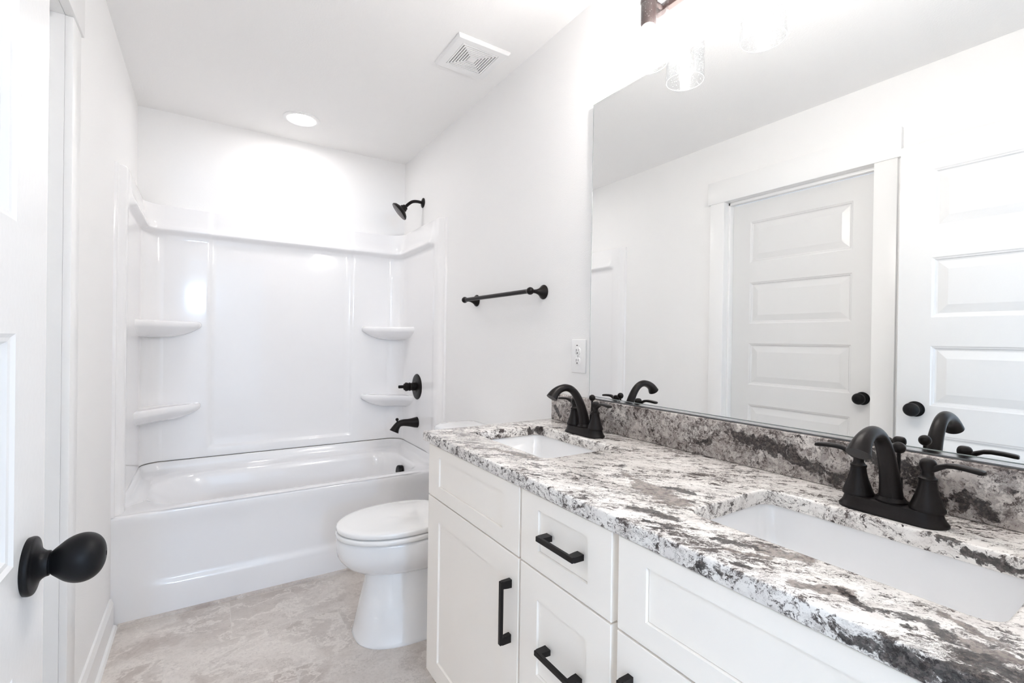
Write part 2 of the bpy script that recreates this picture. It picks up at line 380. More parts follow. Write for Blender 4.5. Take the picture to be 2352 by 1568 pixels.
link('window_pane', box((1.948, -1.74, .56), (1.952, -.56, 2.04)), PANE, wr)
bm = bmesh.new(); add_box(bm, (-3.4, FY-.12, 0), (-W-.11, FY-.02, H)); add_box(bm, (.10, FY-.12, 0), (1.9, FY-.02, H))
struct(link('wall_bedroom_front', bm, WALL))
WX = [(-1.42, -1.14)]; WZS = [(1.63, 2.03)]
bm = bmesh.new()
xs = [-3.4] + [q for p in WX for q in p] + [1.9]
for i in (0, 2): add_box(bm, (xs[i], BY-.1, 0), (xs[i+1], BY, H))
for (a, b), (WZ0, WZ1) in zip(WX, WZS): add_box(bm, (a, BY-.1, 0), (b, BY, WZ0)); add_box(bm, (a, BY-.1, WZ1), (b, BY, H))
struct(link('wall_bedroom_back', bm, WALL))
for k, (a, b) in enumerate(WX):
    WZ0, WZ1 = WZS[k]
    wn_ = struct(bpy.data.objects.new('window_%d' % (k+1), None)); C.objects.link(wn_); wn_.location = (a, BY, WZ0); wn_.matrix_world = Matrix.Translation((a, BY, WZ0))
    bm = bmesh.new(); t = .04; y0, y1 = BY-.08, BY-.03
    add_box(bm, (a, y0, WZ0), (a+t, y1, WZ1)); add_box(bm, (b-t, y0, WZ0), (b, y1, WZ1))
    add_box(bm, (a+t, y0, WZ0), (b-t, y1, WZ0+t)); add_box(bm, (a+t, y0, WZ1-t), (b-t, y1, WZ1))
    if WZ1-WZ0 > 1: add_box(bm, (a+t, y0, 1.47), (b-t, y1, 1.51))
    link('window_frame', bm, TRIM, wn_)
    link('window_pane', box((a+t, BY-.06, WZ0+t), (b-t, BY-.056, WZ1-t)), PANE, wn_)
dome = thing('added_fill_dome', 'added fill lamp, a white dome on the unseen bedroom ceiling', 'ceiling light', (-1.75, -2.6, H))  # lamp added out of view as neutral fill on the cabinet fronts
link('fill_dome_base', lathe((-1.75, -2.6, H), (0, 0, -1), [(0, .17), (.02, .17), (.024, .16)], 40), TRIM, dome)
link('fill_dome_shade', lathe((-1.75, -2.6, H), (0, 0, -1), [(.022, .155), (.04, .15), (.07, .12), (.09, .07), (.097, .001)], 40), emit('fill_dome_glow', (1.0, 0.93, 0.86), FILL_DOME), dome)
# baseboards
def baseboard(name, a, b, nrm, h=.125):   # along y on the walls x = const
    bm = bmesh.new(); x = a[0]; s = nrm
    pr = [(0, 0), (.014, 0), (.014, h-.022), (.010, h-.012), (.007, h), (0, h)]
    loft(bm, [[Vector((x + s*p, a[1], q)) for p, q in pr], [Vector((x + s*p, b[1], q)) for p, q in pr]])
    pr = [(.014, 0), (.026, 0), (.026, .006), (.022, .014), (.014, .018)]
    loft(bm, [[Vector((x + s*p, a[1], q)) for p, q in pr], [Vector((x + s*p, b[1], q)) for p, q in pr]])
    return struct(link(name, bm, TRIM, angle=20))
baseboard('baseboard_left', (-W, 1.767), (-W, T-.004), 1)
baseboard('baseboard_right', (0, 1.43), (0, T-.004), -1)
baseboard('baseboard_left_front', (-W, FY), (-W, .836), 1)

# ------------------------------------------------------------------ panelled doors
def panel_door(name, width, top, thick, knob_y, struct_kind, front_sign):
    """slab built in its own frame: local y from 0 to width, face at x = 0 looking +x, body towards -x"""
    root = bpy.data.objects.new(name, None); C.objects.link(root)
    st, z0 = .107, .010
    tops = [1.892 - .352*i for i in range(5)]; ph = .238
    bm = bmesh.new()
    for side in (0, 1):
        xf = 0 if side == 0 else -thick; sg = 1 if side == 0 else -1
        ys = [0, st, width-st, width]
        zs = [z0] + sorted([t for t in tops] + [t-ph for t in tops]) + [top]
        def quad(y0, y1, za, zb, x=xf): bm.faces.new([bm.verts.new(p) for p in ((x, y0, za), (x, y1, za), (x, y1, zb), (x, y0, zb))])
        for i in range(len(zs)-1):
            for j in range(3):
                if j == 1 and i % 2 == 1:
                    y0, y1, za, zb = ys[1], ys[2], zs[i], zs[i+1]
                    prof = [(0, 0), (.004, -.003), (.008, -.004), (.012, -.0095), (.017, -.0105), (.045, -.0035), (.049, -.0025)]
                    L = [[Vector((xf + sg*dx, y0+o, za+o)), Vector((xf + sg*dx, y1-o, za+o)), Vector((xf + sg*dx, y1-o, zb-o)), Vector((xf + sg*dx, y0+o, zb-o))] for o, dx in prof]
                    loft(bm, L, cap0=False, cap1=True)
                else: quad(ys[j], ys[j+1], zs[i], zs[i+1])
    for a, b in (((0, 0, z0), (0, 0, top)), ((0, width, z0), (0, width, top))):
        bm.faces.new([bm.verts.new(p) for p in ((0, a[1], z0), (-thick, a[1], z0), (-thick, a[1], top), (0, a[1], top))])
    for z in (z0, top): bm.faces.new([bm.verts.new(p) for p in ((0, 0, z), (-thick, 0, z), (-thick, width, z), (0, width, z))])
    bmesh.ops.remove_doubles(bm, verts=bm.verts[:], dist=1e-5)
    link('door_slab', bm, DOORM, root, angle=12)
    return root
def knob(parent, loc, sign=1, egg=0.026, axis=Vector((1, 0, 0))):
    ax = axis*sign
    r = link('door_knob', lathe(loc, ax, [(.016, .0115), (.0195, .0118)] + [(.0435 - .0235*math.cos(t), .0118*(1-min(1, t/.9))**2 + .0268*math.sin(t)**.88*(1-.10*math.cos(t))) for t in [.30 + (PI-.42)*i/30 for i in range(31)]] + [(.0668, .003), (.0660, .0025), (.0655, .0005)], 64), MATTEB, parent)
    link('rose', lathe(loc, ax, sprof([(0, .0305), (.0035, .0312), (.0062, .0304), (.0072, .0280), (.0085, .0225), (.0115, .0170), (.0150, .0142), (.0180, .0135), (.0186, .0130)]) + [(.0186, .002)], 64), MATTEB, r)
    return r
# closed closet door
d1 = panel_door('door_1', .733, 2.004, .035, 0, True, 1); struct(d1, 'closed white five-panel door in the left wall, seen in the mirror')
d1.location = (-W-.066, .936, 0)
bpy.context.view_layer.update()
knob(d1, Vector((-W-.066, .990, .932)))
# entrance door, swung open against the left wall
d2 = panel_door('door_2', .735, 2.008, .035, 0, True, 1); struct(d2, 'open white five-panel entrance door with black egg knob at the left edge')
d2.location = (-1.3025, .050, 0)
bpy.context.view_layer.update()
knob(d2, Vector((-1.3025, .722, .932)))
knob(d2, Vector((-1.3375, .722, .932)), -1)
link('latch_plate', box((-1.331, .7848, .90), (-1.309, .7862, .962), .0004, 1), MATTEB, d2)
for z in (.25, 1.02, 1.80): link('hinge', lathe((-1.308, .046, z-.045), (0, 0, 1), [(0, .0055), (.003, .0065), (.087, .0065), (.09, .0055)], 16), MATTEB, d2)
# casing, jamb and stop of the closed door
bm = bmesh.new()
add_box(bm, (-W-.105, JY1-.0095, 0), (-W-.00005, JY1, JZ)); add_box(bm, (-W-.105, JY0, 0), (-W-.00005, JY0+.0095, JZ)); add_box(bm, (-W-.105, JY0, JZ-.0095), (-W-.00005, JY1, JZ))
add_box(bm, (-W-.066, JY1-.021, 0), (-W-.030, JY1-.0095, JZ-.0095), .002); add_box(bm, (-W-.066, JY0+.0095, 0), (-W-.030, JY0+.021, JZ-.0095), .002)
add_box(bm, (-W-.066, JY0+.0095, JZ-.026), (-W-.030, JY1-.0095, JZ-.0095), .002)
struct(link('trim_1', bm, TRIM))
bm = bmesh.new()
add_box(bm, (-W, 1.6773, 0), (-W+.017, 1.767, 2.0205), .0015); add_box(bm, (-W, .842, 0), (-W+.017, .9301, 2.0205), .0015)
struct(link('trim_2', bm, TRIM))
struct(link('trim_3', box((-W, .828, 2.0205), (-W+.022, 1.782, 2.153), .002), TRIM))
# casing and jamb of the doorway behind the camera
bm = bmesh.new()
add_box(bm, (DX0-.09, FY, 0), (DX0+.006, FY+.016, 2.036), .0015); add_box(bm, (DX1-.006, FY, 0), (DX1+.035, FY+.016, 2.036), .0015); add_box(bm, (DX0-.10, FY, 2.036), (DX1+.045, FY+.02, 2.16), .002)
add_box(bm, (DX0, FY-.12, 0), (DX0+.012, FY, 2.036)); add_box(bm, (DX1-.012, FY-.12, 0), (DX1, FY, 2.036)); add_box(bm, (DX0+.012, FY-.12, 2.024), (DX1-.012, FY, 2.036))
struct(link('trim_4', bm, TRIM))

# ------------------------------------------------------------------ shower surround
def surround():
    root = thing('shower_surround', 'glossy white moulded shower surround above the bathtub with corner shelves', 'shower surround', (-.73, D-.01, .51))
    # U path: left front -> back -> right front ; inward normal offsets
    Rc = .075; F = .0
    x0, x1, y0, y1 = -W+.001, -.001, T, D-.001
    def base_path():
        pts = []
        def seg(a, b, nrm, n, tag_):
            for i in range(n): 
                t = i/n; pts.append((a.lerp(b, t), nrm, tag_, None))
        return pts
    # station lists with (position on the wall line, inward normal, region)
    ST = []
    for y in (2.4605, 2.462, 2.466, 2.474, 2.482, 2.490, 2.498, 2.508, 2.545, 2.560, 2.572, 2.580, 2.595, 2.65, 2.72, 2.80, 2.88, 2.95, 3.00): ST.append(('L', y))
    for a in range(0, 11): ST.append(('CL', a/10))
    for x in (-1.30, -1.25, -1.19, -1.150, -1.140, -1.132, -1.126, -1.118, -1.10, -.95, -.80, -.65, -.5, -.40, -.368, -.360, -.354, -.347, -.337, -.31, -.26, -.20, -.16): ST.append(('B', x))
    for a in range(0, 11): ST.append(('CR', a/10))
    for y in (3.00, 2.95, 2.88, 2.80, 2.72, 2.65, 2.595, 2.580, 2.572, 2.560, 2.545, 2.508, 2.498, 2.490, 2.482, 2.474, 2.466, 2.462, 2.4605): ST.append(('R', y))
    ZB, ZN, ZTp = .512, 1.752, 1.880
    zs = [ZB, ZB+.004, .53, .553, .560, .568, .576, .62, .8, 1.0, 1.2, 1.4, 1.6, 1.70, 1.722, 1.728, 1.733, 1.738, 1.743, 1.748, 1.752, 1.760, 1.770, 1.785, 1.81, 1.84, 1.865, 1.874, 1.879, 1.880, 1.8802]
    def sm(a, b, x):
        t = max(0, min(1, (x-a)/(b-a))); return t*t*(3-2*t)
    def depth(kind, s, z):
        d = .030
        # nose band
        if z > 1.715:
            nose = sm(1.722, 1.750, z) * .030
            back = sm(1.752, 1.79, z)*.012 + (z-1.75)*.09 if z > 1.752 else 0
            band = nose - back
        else: band = 0
        if kind in ('L', 'R'):
            y = s
            flat = 1 - sm(2.552, 2.584, y)         # front column stays flat
            d = d + band*(1-flat) + flat*(.004 if z < 1.78 else .006) 
            if y < 2.51: d = min(d, -.0015 + .0105*min(1, (y-2.4605)/.004) + (d-.009)*sm(2.470, 2.508, y))
        else: d = d + band
        if kind == 'B':
            x = s
            pan = sm(-1.141, -1.117, x) * (1 - sm(-.369, -.345, x)) * sm(.552, .577, z) 
            d -= pan * .010
        if z > 1.879: d = 0.002 if z > 1.88 else d*.97
        return d
    rows = []
    for z in zs:
        row = []
        for k, s in ST:
            zq = z if not (k in 'LR' and s < 2.60 and z < .5121) else .4475
            if k == 'L': p = Vector((x0 + depth('L', s, z), s, zq))
            elif k == 'R': p = Vector((x1 - depth('R', s, z), s, zq))
            elif k == 'B': p = Vector((s, y1 - depth('B', s, z), z))
            else:
                d = depth('C', 0, z); rr = .12 - d if k == 'CL' else .12 - d
                a = s*PI/2
                if k == 'CL': c_ = Vector((x0+.12, y1-.12, z)); p = c_ + Vector((-math.cos(a), math.sin(a), 0))*rr
                else: c_ = Vector((x1-.12, y1-.12, z)); p = c_ + Vector((math.sin(a), math.cos(a), 0))*rr
            row.append(p)
        rows.append(row)
    def part(name, i0, i1):
        bm = bmesh.new(); loft(bm, [r[i0:i1+1] for r in rows], False, False, closed=False)
        return link(name, bm, ACRYL, root, angle=50)
    nL, nC, nB = 19, 11, 23
    part('side_panel', 0, nL+nC-1); part('back_panel', nL+nC-1, nL+nC+nB); part('side_panel', nL+nC+nB, len(ST)-1)
    # corner shelves
    def shelf(side, zt, ax, ay):
        cx = (-W+.030) if side < 0 else -.030; cyy = D-.031; sx = 1 if side < 0 else -1
        def out(ins, z, fl):
            # plan: straight out from the back wall, rounded corner, straight across, rounded corner to the side wall
            ax2, ay2 = ax-ins, ay-ins*1.1
            f, g = ax2/ax, ay2/ay
            def bez(p0, p1, p2, n):
                return [((1-t)**2*p0[0]+2*t*(1-t)*p1[0]+t*t*p2[0], (1-t)**2*p0[1]+2*t*(1-t)*p1[1]+t*t*p2[1]) for t in [i/n for i in range(n+1)]]
            A = [(-.02, .02), (ax2, .02)]
            A += bez((ax2, -.012*g), (ax2, -.075*g), (ax2-.085*f, -.105*g), 8)
            A += bez((ax2-.085*f, -.105*g), (ax2-.17*f, -.165*g), (.05*f, -ay2+.07*g), 8)[1:]
            A += bez((.05*f, -ay2+.07*g), (.006*f, -ay2+.03*g), (.0, -ay2), 8)[1:]
            A += [(-.02, -ay2)]
            return [Vector((cx + sx*x, cyy + y, z)) for x, y in A]
        bm = bmesh.new()
        pr = [(.180, -.086), (.16, -.0855), (.13, -.083), (.10, -.077), (.072, -.069), (.048, -.059), (.028, -.048), (.016, -.0395), (.009, -.0345), (.004, -.030), (.001, -.024), (0, -.017), (.001, -.010), (.005, -.004), (.011, -.001), (.018, 0), (.028, -.0015), (.04, -.004), (.15, -.005)]
        loft(bm, [out(i_, zt+dz, 1) for i_, dz in pr])
        return link('corner_shelf', bm, ACRYL, root, angle=60)
    shelf(-1, 1.262, .262, .31); shelf(-1, .818, .262, .31); shelf(1, 1.262, .262, .27); shelf(1, .818, .262, .27)
surround()

# ------------------------------------------------------------------ bathtub
def tub():
    root = thing('bathtub', 'glossy white alcove bathtub with a smooth apron front', 'bathtub', (-.73, 2.8, 0))
    xa, xb = -W+.0002, -.0002; ya, yb = T, D-.004
    RZ = .447
    bm = bmesh.new()
    # apron profile (y offset, z), extruded along x, softly stepped
    xsn = [xa, xa+.006, -1.40, -1.34, -1.31, -1.28, -1.25, -1.1, -.9, -.7, -.5, -.3, -.2, -.17, -.14, -.11, -.06, xb-.006, xb]
    def sm(a, b, x):
        t = max(0, min(1, (x-a)/(b-a))); return t*t*(3-2*t)
    prof = [0.0, .02, .08, .112, .120, .126, .132, .138, .144, .152, .16, .18, .21, .25, .32, .38, .405, .42, .434, .438, .442, .4450, .4465, .447]
    def ay(x, z):
        ins = sm(-1.36, -1.26, x) * (1 - sm(-.20, -.10, x))
        low = 0.26 - .0
        zz = .135 + .02*(1-ins)
        rec = .013*ins*sm(zz-.014, zz+.018, z) 
        top = 0
        if z > .434: top = .012*(1 - math.sqrt(max(0, 1-((z-.434)/.0131)**2)))
        bulge = -.010*sm(.36, .42, z)
        return T + .012 + rec + top + bulge*1.0
    loft(bm, [[Vector((x, ay(x, z), z)) for x in xsn] for z in prof], False, False, closed=False)
    # deck and basin: lofted rounded loops
    def lp(x0, x1, y0, y1, r, z, rl=None):
        rl = rl or r; out = []
        for cx, cy_, a0, rr_ in ((x1-r, y1-r, 0, r), (x0+rl, y1-rl, PI/2, rl), (x0+rl, y0+rl, PI, rl), (x1-r, y0+r, 3*PI/2, r)):
            for i in range(11):
                a = a0 + PI/2*i/10; out.append(Vector((cx + rr_*math.cos(a), cy_ + rr_*math.sin(a), z)))
        return out
    outer = lp(xa, xb, T+.0135, yb-.032, .004, RZ)
    o2 = lp(xa+.03, xb-.03, T+.040, yb-.055, .03, RZ+.0008)
    L = [outer, o2,
         lp(-1.400, -.098, 2.532, 3.056, .12, RZ, .235), lp(-1.390, -.106, 2.540, 3.049, .125, RZ-.004, .235), lp(-1.376, -.113, 2.547, 3.043, .13, RZ-.012, .23),
         lp(-1.350, -.119, 2.554, 3.036, .13, RZ-.03, .22), lp(-1.265, -.130, 2.566, 3.026, .13, .35, .18), lp(-1.16, -.145, 2.584, 3.008, .13, .22, .15),
         lp(-1.10, -.160, 2.602, 2.992, .13, .13, .13), lp(-1.05, -.185, 2.63, 2.965, .12, .095), lp(-.96, -.26, 2.70, 2.90, .09, .085)]
    loft(bm, L, False, True)
    link('basin', bm, TUBM, root, angle=50)
    # raised lip along the three walls, tucked under the surround
    bm = bmesh.new()
    def ring(off, z, rc):
        i = off; pts = [Vector((xa+.026, 2.575, z)), Vector((xa+i, 2.64 if z > 0 else 0, z))]
        for a in range(0, 11):
            t = a/10*PI/2; pts.append(Vector((xa+i+rc - rc*math.cos(t), yb-i-rc + rc*math.sin(t), z)))
        for a in range(0, 11):
            t = a/10*PI/2; pts.append(Vector((xb-i-rc + rc*math.sin(t), yb-i-rc + rc*math.cos(t), z)))
        pts += [Vector((xb-i, 2.64, z)), Vector((xb-.026, 2.575, z))]; return pts
    loft(bm, [ring(.095, RZ-.001, .10), ring(.075, RZ+.0015, .10), ring(.058, RZ+.006, .09), ring(.047, RZ+.016, .085), ring(.041, RZ+.030, .085), ring(.038, RZ+.058, .085), ring(.034, RZ+.0615, .085), ring(.02, RZ+.062, .09)], False, False, closed=False)
    link('wall_flange', bm, TUBM, root, angle=50)
    bm = bmesh.new()
    loft(bm, [ring(.0325, RZ+.0620, .085)[2:-2], ring(.0325, RZ+.0645, .085)[2:-2]], False, False, closed=False)
    link('joint_gap', bm, GAP, root)
    # overflow plate and drain
    bm = lathe((-.128, 2.80, .372), (-1, 0, .10), [(0, .036), (.020, .037), (.026, .035), (.028, .030), (.0285, .004)], 40)
    link('overflow_plate', bm, MATTEB, root)
    link('drain', lathe((-.36, 2.80, .0845), (0, 0, 1), [(0, .03), (.003, .03), (.004, .026), (.003, .012), (.008, .012), (.009, .001)], 32), MATTEB, root)
    # tile strip caulked at the tub's foot
    struct(link('trim_5', box((-W+.026, T-.004, 0), (-.026, T+.013, .010)), TILE))
tub()

# ------------------------------------------------------------------ shower fittings
def shower_head():
    y = 2.83; root = thing('wall_shower', 'dark bronze shower head on a bent arm high on the right wall', 'shower head', (0, y, 2.05))
    link('flange', lathe((0, y, 2.047), (-1, 0, 0), [(0, .031), (.003, .031), (.006, .026), (.010, .014), (.012, .0105)], 36), BRONZE, root)
    link('arm', tube([(-.004, y, 2.047), (-.04, y, 2.049), (-.070, y, 2.043), (-.095, y, 2.025), (-.120, y, 1.999)], [.0095]*5, 20), BRONZE, root)
    d = Vector((-.72, .20, -.64)).normalized(); o = Vector((-.112, y, 2.006))
    h = link('spray_head', lathe(o, d, [(0, .012), (.004, .018), (.014, .0195), (.016, .023), (.026, .024), (.029, .030), (.040, .052), (.050, .060), (.056, .0605), (.0585, .058)], 44), BRONZE, root)
    bm = lathe(o, d, [(.0575, .0565), (.0590, .054), (.0592, .001)], 44)
    u, v = frame(d)
    for rr, nn in ((.012, 6), (.024, 12), (.036, 18), (.047, 24)):
        for i in range(nn):
            a = 2*PI*i/nn; add_lathe(bm, o + d*.0585 + (u*math.cos(a)+v*math.sin(a))*rr, d, [(0, .0021), (.0022, .0014)], 6)
    link('nozzle_face', bm, mat('nozzle_grey', (0.10, 0.09, 0.095), 0.4, vary=(60, (0.13, 0.12, 0.12))), h)
shower_head()
def valve():
    y = 2.812; x = -.030; root = thing('shower_valve', 'round dark bronze shower control with lever stem beside the corner shelf', 'shower valve', (x, y, .886))
    link('escutcheon', lathe((x, y, .886), (-1, 0, 0), [(0, .080), (.003, .080), (.006, .077), (.009, .070), (.011, .045), (.010, .036), (.012, .031)], 52), BRONZE, root)
    h = link('stem', lathe((x, y, .888), (-1, 0, 0), [(.005, .026), (.034, .0255), (.036, .023), (.045, .023), (.047, .026), (.053, .026), (.055, .022), (.062, .025), (.068, .027), (.076, .027), (.080, .022), (.086, .019), (.090, .012)], 32), BRONZE, root)
    link('lever', box((-.152, y-.008, .880), (-.118, y+.008, .899), .005, 3), BRONZE, h)
valve()
def spout():
    y = 2.805; x = -.030; root = thing('tub_spout', 'dark bronze tub spout with small pull knob below the shower control', 'faucet', (x, y, .66))
    link('spout_body', tube([(x, y, .664), (-.050, y, .664), (-.085, y, .666), (-.125, y, .668), (-.150, y, .660), (-.167, y, .640), (-.178, y, .618)], [.034, .031, .024, .0205, .0195, .0225, .0290], 28), BRONZE, root)
    link('diverter_knob', lathe((-.158, y, .672), (-.10, 0, 1), [(0, .004), (.010, .004), (.013, .008), (.018, .010), (.024, .009), (.028, .004)], 20), BRONZE, root)
spout()
def towel_bar():
    z = 1.383; root = thing('towel_bar', 'dark bronze towel bar on the right wall above the toilet', 'towel bar', (0, 1.82, z))
    P = [(0, .029), (.003, .0295), (.006, .028), (.013, .021), (.025, .013), (.038, .0085), (.048, .0075), (.054, .009)]
    for y in (1.535, 2.098):
        p = link('wall_post', lathe((0, y, z), (-1, 0, 0), P, 36), BRONZE, root)
        link('finial', lathe((-.068, y-.016, z), (0, 1, 0), [(0, .003), (.002, .009), (.007, .0135), (.014, .0155), (.020, .0145), (.026, .011), (.032, .009)] if y < 1.8 else [(0, .009), (.006, .011), (.012, .0145), (.018, .0155), (.025, .0135), (.030, .009), (.032, .003)], 28), BRONZE, p)
    link('bar', tube([(-.068, 1.540, z), (-.068, 2.094, z)], [.0092, .0092], 24, 0), BRONZE, root)
towel_bar()

# ------------------------------------------------------------------ outlet
def outlet():
    y0, y1, z0, z1 = 1.274, 1.351, 1.072, 1.194
    root = thing('power_outlet', 'white power outlet plate on the right wall beside the mirror', 'outlet', (0, 1.3125, 1.133))
    link('cover_plate', box((-.0055, y0, z0), (0, y1, z1), .003, 3), PLAST, root)
    yc = (y0+y1)/2+.002; cz = 1.133
    for zc in (cz+.018, cz-.0185):
        bm = bmesh.new(); L = []
        for dx, sc in ((-.005, 1.0), (-.0078, 1.0), (-.0084, .93)):
            pts = rrect(-.0155*sc, .0155*sc, -.0135*sc, .0135*sc, .0115*sc, 0, 6); L.append([Vector((dx, yc+p.x, zc+p.y)) for p in pts])
        loft(bm, L); r = link('receptacle', bm, PLAST, root)
        bm = bmesh.new()
        add_box(bm, (-.0088, yc+.0045, zc-.001), (-.0083, yc+.0065, zc+.008)); add_box(bm, (-.0088, yc-.0065, zc+.0005), (-.0083, yc-.0045, zc+.0075))
        add_lathe(bm, (-.0083, yc, zc-.0068), (-1, 0, 0), [(0, .0027), (.0005, .0027)], 14)
        link('slot', bm, DARK, r)
    link('test_button', box((-.0068, yc+.001, cz+.0375), (-.005, yc+.008, cz+.0405), .0005, 1), DARK, root)
    link('reset_button', box((-.0066, yc-.010, cz+.0365), (-.005, yc-.003, cz+.0415), .0005, 1), PLAST, root)
    link('centre_seam', box((-.0062, yc-.0004, cz-.004), (-.0052, yc+.0004, cz+.003)), DARK, root)
outlet()

# ------------------------------------------------------------------ ceiling vent
def vent():
    cx, cyv, s = -.203, 1.799, .119
    root = thing('exhaust_vent', 'square white exhaust vent with concentric slots in the ceiling', 'ceiling vent', (cx, cyv, H))
    bm = bmesh.new()
    def sq(h, z): return [Vector((cx+a*h, cyv+b*h, z)) for a, b in ((-1, -1), (1, -1), (1, 1), (-1, 1))]
    loft(bm, [sq(s, H), sq(s, H-.006), sq(s-.0055, H-.013), sq(s-.007, H-.014), sq(.086, H-.014), sq(.083, H-.013), sq(.083, H-.006)], False, False)
    link('cover', bm, PLAST, root, angle=15)
    link('duct_shadow', box((cx-.082, cyv-.082, H-.0100), (cx+.082, cyv+.082, H-.002)), DARK, root)
    for k in range(7):
        h = .0815 - k*.0107
        if k == 6: h = .018
        bm = bmesh.new(); g = .0070 if k < 6 else .0178
        loft(bm, [sq(h, H-.0095), sq(h, H-.0125), sq(h-.0006, H-.0135), sq(h-g+.0006, H-.0135), sq(h-g, H-.0125), sq(h-g, H-.0095)], False, False)
        if k == 6: add_box(bm, (cx-.015, cyv-.015, H-.0145), (cx+.015, cyv+.015, H-.007))
        link('slot_ring', bm, PLAST, root, angle=20)
vent()
def downlight():
    cx, cyv = -.7145, 2.838
    root = thing('recessed_light', 'round recessed ceiling light glowing over the bathtub', 'ceiling light', (cx, cyv, H))
    link('trim_ring', lathe((cx, cyv, H), (0, 0, -1), [(0, .094), (.003, .094), (.006, .090), (.0075, .080), (.006, .070), (.003, .066), (.0005, .066)], 56, False), PLAST, root)
    link('lens', lathe((cx, cyv, H), (0, 0, -1), [(.0005, .066), (.0025, .066), (.0035, .001)], 56), CANM, root)
downlight()

# ------------------------------------------------------------------ mirror
def mirror():
    y0, y1, z0, z1 = .16, 1.2468, .9940, 2.0157
    root = thing('vanity_mirror', 'large frameless mirror above the double vanity', 'mirror', (0, .7, .9956))
    bm = bmesh.new()
    bm.faces.new([bm.verts.new(p) for p in ((-.0112, y0+.004, z0+.004), (-.0112, y1-.004, z0+.004), (-.0112, y1-.004, z1-.004), (-.0112, y0+.004, z1-.004))])
    link('mirror_glass', bm, MIRROR, root)
    bm = bmesh.new()
    def q(i, x): return [Vector((x, y0+i, z0+i)), Vector((x, y1-i, z0+i)), Vector((x, y1-i, z1-i)), Vector((x, y0+i, z1-i))]
    loft(bm, [q(.004, -.0112), q(.0015, -.0108), q(0, -.0095), q(0, -.001)], False, True)
    link('polished_edge', bm, mat('glass_edge', (0.55, 0.60, 0.58), 0.15, metal=0.6, vary=(40, (0.6, 0.64, 0.62))), root)
    bm = bmesh.new(); add_box(bm, (-.0132, y0, z0-.003), (-.001, y1+.001, z0-.001)); add_box(bm, (-.0140, y0, z0-.003), (-.0130, y1+.001, z0+.0022))
    link('bottom_channel', bm, CHROME, root)
mirror()

# ------------------------------------------------------------------ vanity light
def vanity_light():
    zc = 2.16; ys = (.929, .689, .449); xb = -.093
    root = thing('vanity_light', 'three-lamp bronze vanity light with clear seeded glass shades over the mirror', 'wall light', (0, .689, zc))
    link('back_plate', box((-.022, .689-.06, zc-.055), (0, .689+.06, zc+.055), .008, 3), SOCKM, root)
    link('rail', box((-.040, ys[2]-.03, zc-.010), (-.020, ys[0]+.03, zc+.012), .003, 2), SOCKM, root)
    for y in ys:
        link('arm', tube([(-.035, y, zc), (-.060, y, zc+.002), (-.085, y, zc+.004), (xb, y, zc-.004)], [.0065]*4, 16), SOCKM, root)
        sk = link('lamp_socket', lathe((xb, y, 2.166), (0, 0, -1), [(0, .006), (.001, .018), (.004, .0225), (.012, .0235), (.018, .0205), (.022, .0215), (.072, .0215), (.080, .019), (.083, .013), (.081, .011)], 36), SOCKM, root)
        link('socket_ring', lathe((xb, y, 2.088), (0, 0, -1), [(-.002, .012), (.0, .0185), (.004, .0185), (.004, .0125)], 36), PLAST, sk)
        bm = bmesh.new(); n = 64; r0, r1 = .0545, .0525
        pr = [(2.166, .018), (2.166, .046), (2.162, .0525), (2.152, .0545), (1.982, .0550), (1.9805, .0545), (1.9800, .0535), (1.9805, .0528), (1.984, .0525), (2.150, .0523), (2.158, .050), (2.162, .044), (2.162, .018)]
        L = [[Vector((xb + r*math.cos(2*PI*i/n), y + r*math.sin(2*PI*i/n), z)) for i in range(n)] for z, r in pr]
        loft(bm, L, False, False); gs = link('glass_shade', bm, GLASS, root)
        bm = bmesh.new(); L = []
        for i in range(n):
            a = 2*PI*i/n; c_ = Vector((xb + .0537*math.cos(a), y + .0537*math.sin(a), 1.9795)); e_ = Vector((math.cos(a), math.sin(a), 0))
            L.append([c_ + (e_*math.cos(t) + Vector((0, 0, math.sin(t))))*.0009 for t in [2*PI*q/8 for q in range(8)]])
        L.append(L[0]); loft(bm, L, False, False); bmesh.ops.remove_doubles(bm, verts=bm.verts[:], dist=1e-6)
        link('shade_rim', bm, RIMG, gs)
        link('bulb', lathe((xb, y, 2.082), (0, 0, -1), [(0, .008), (.012, .010), (.024, .015), (.036, .0175), (.050, .0165), (.062, .012), (.070, .006), (.073, .001)], 20), BULBM, root)
vanity_light()

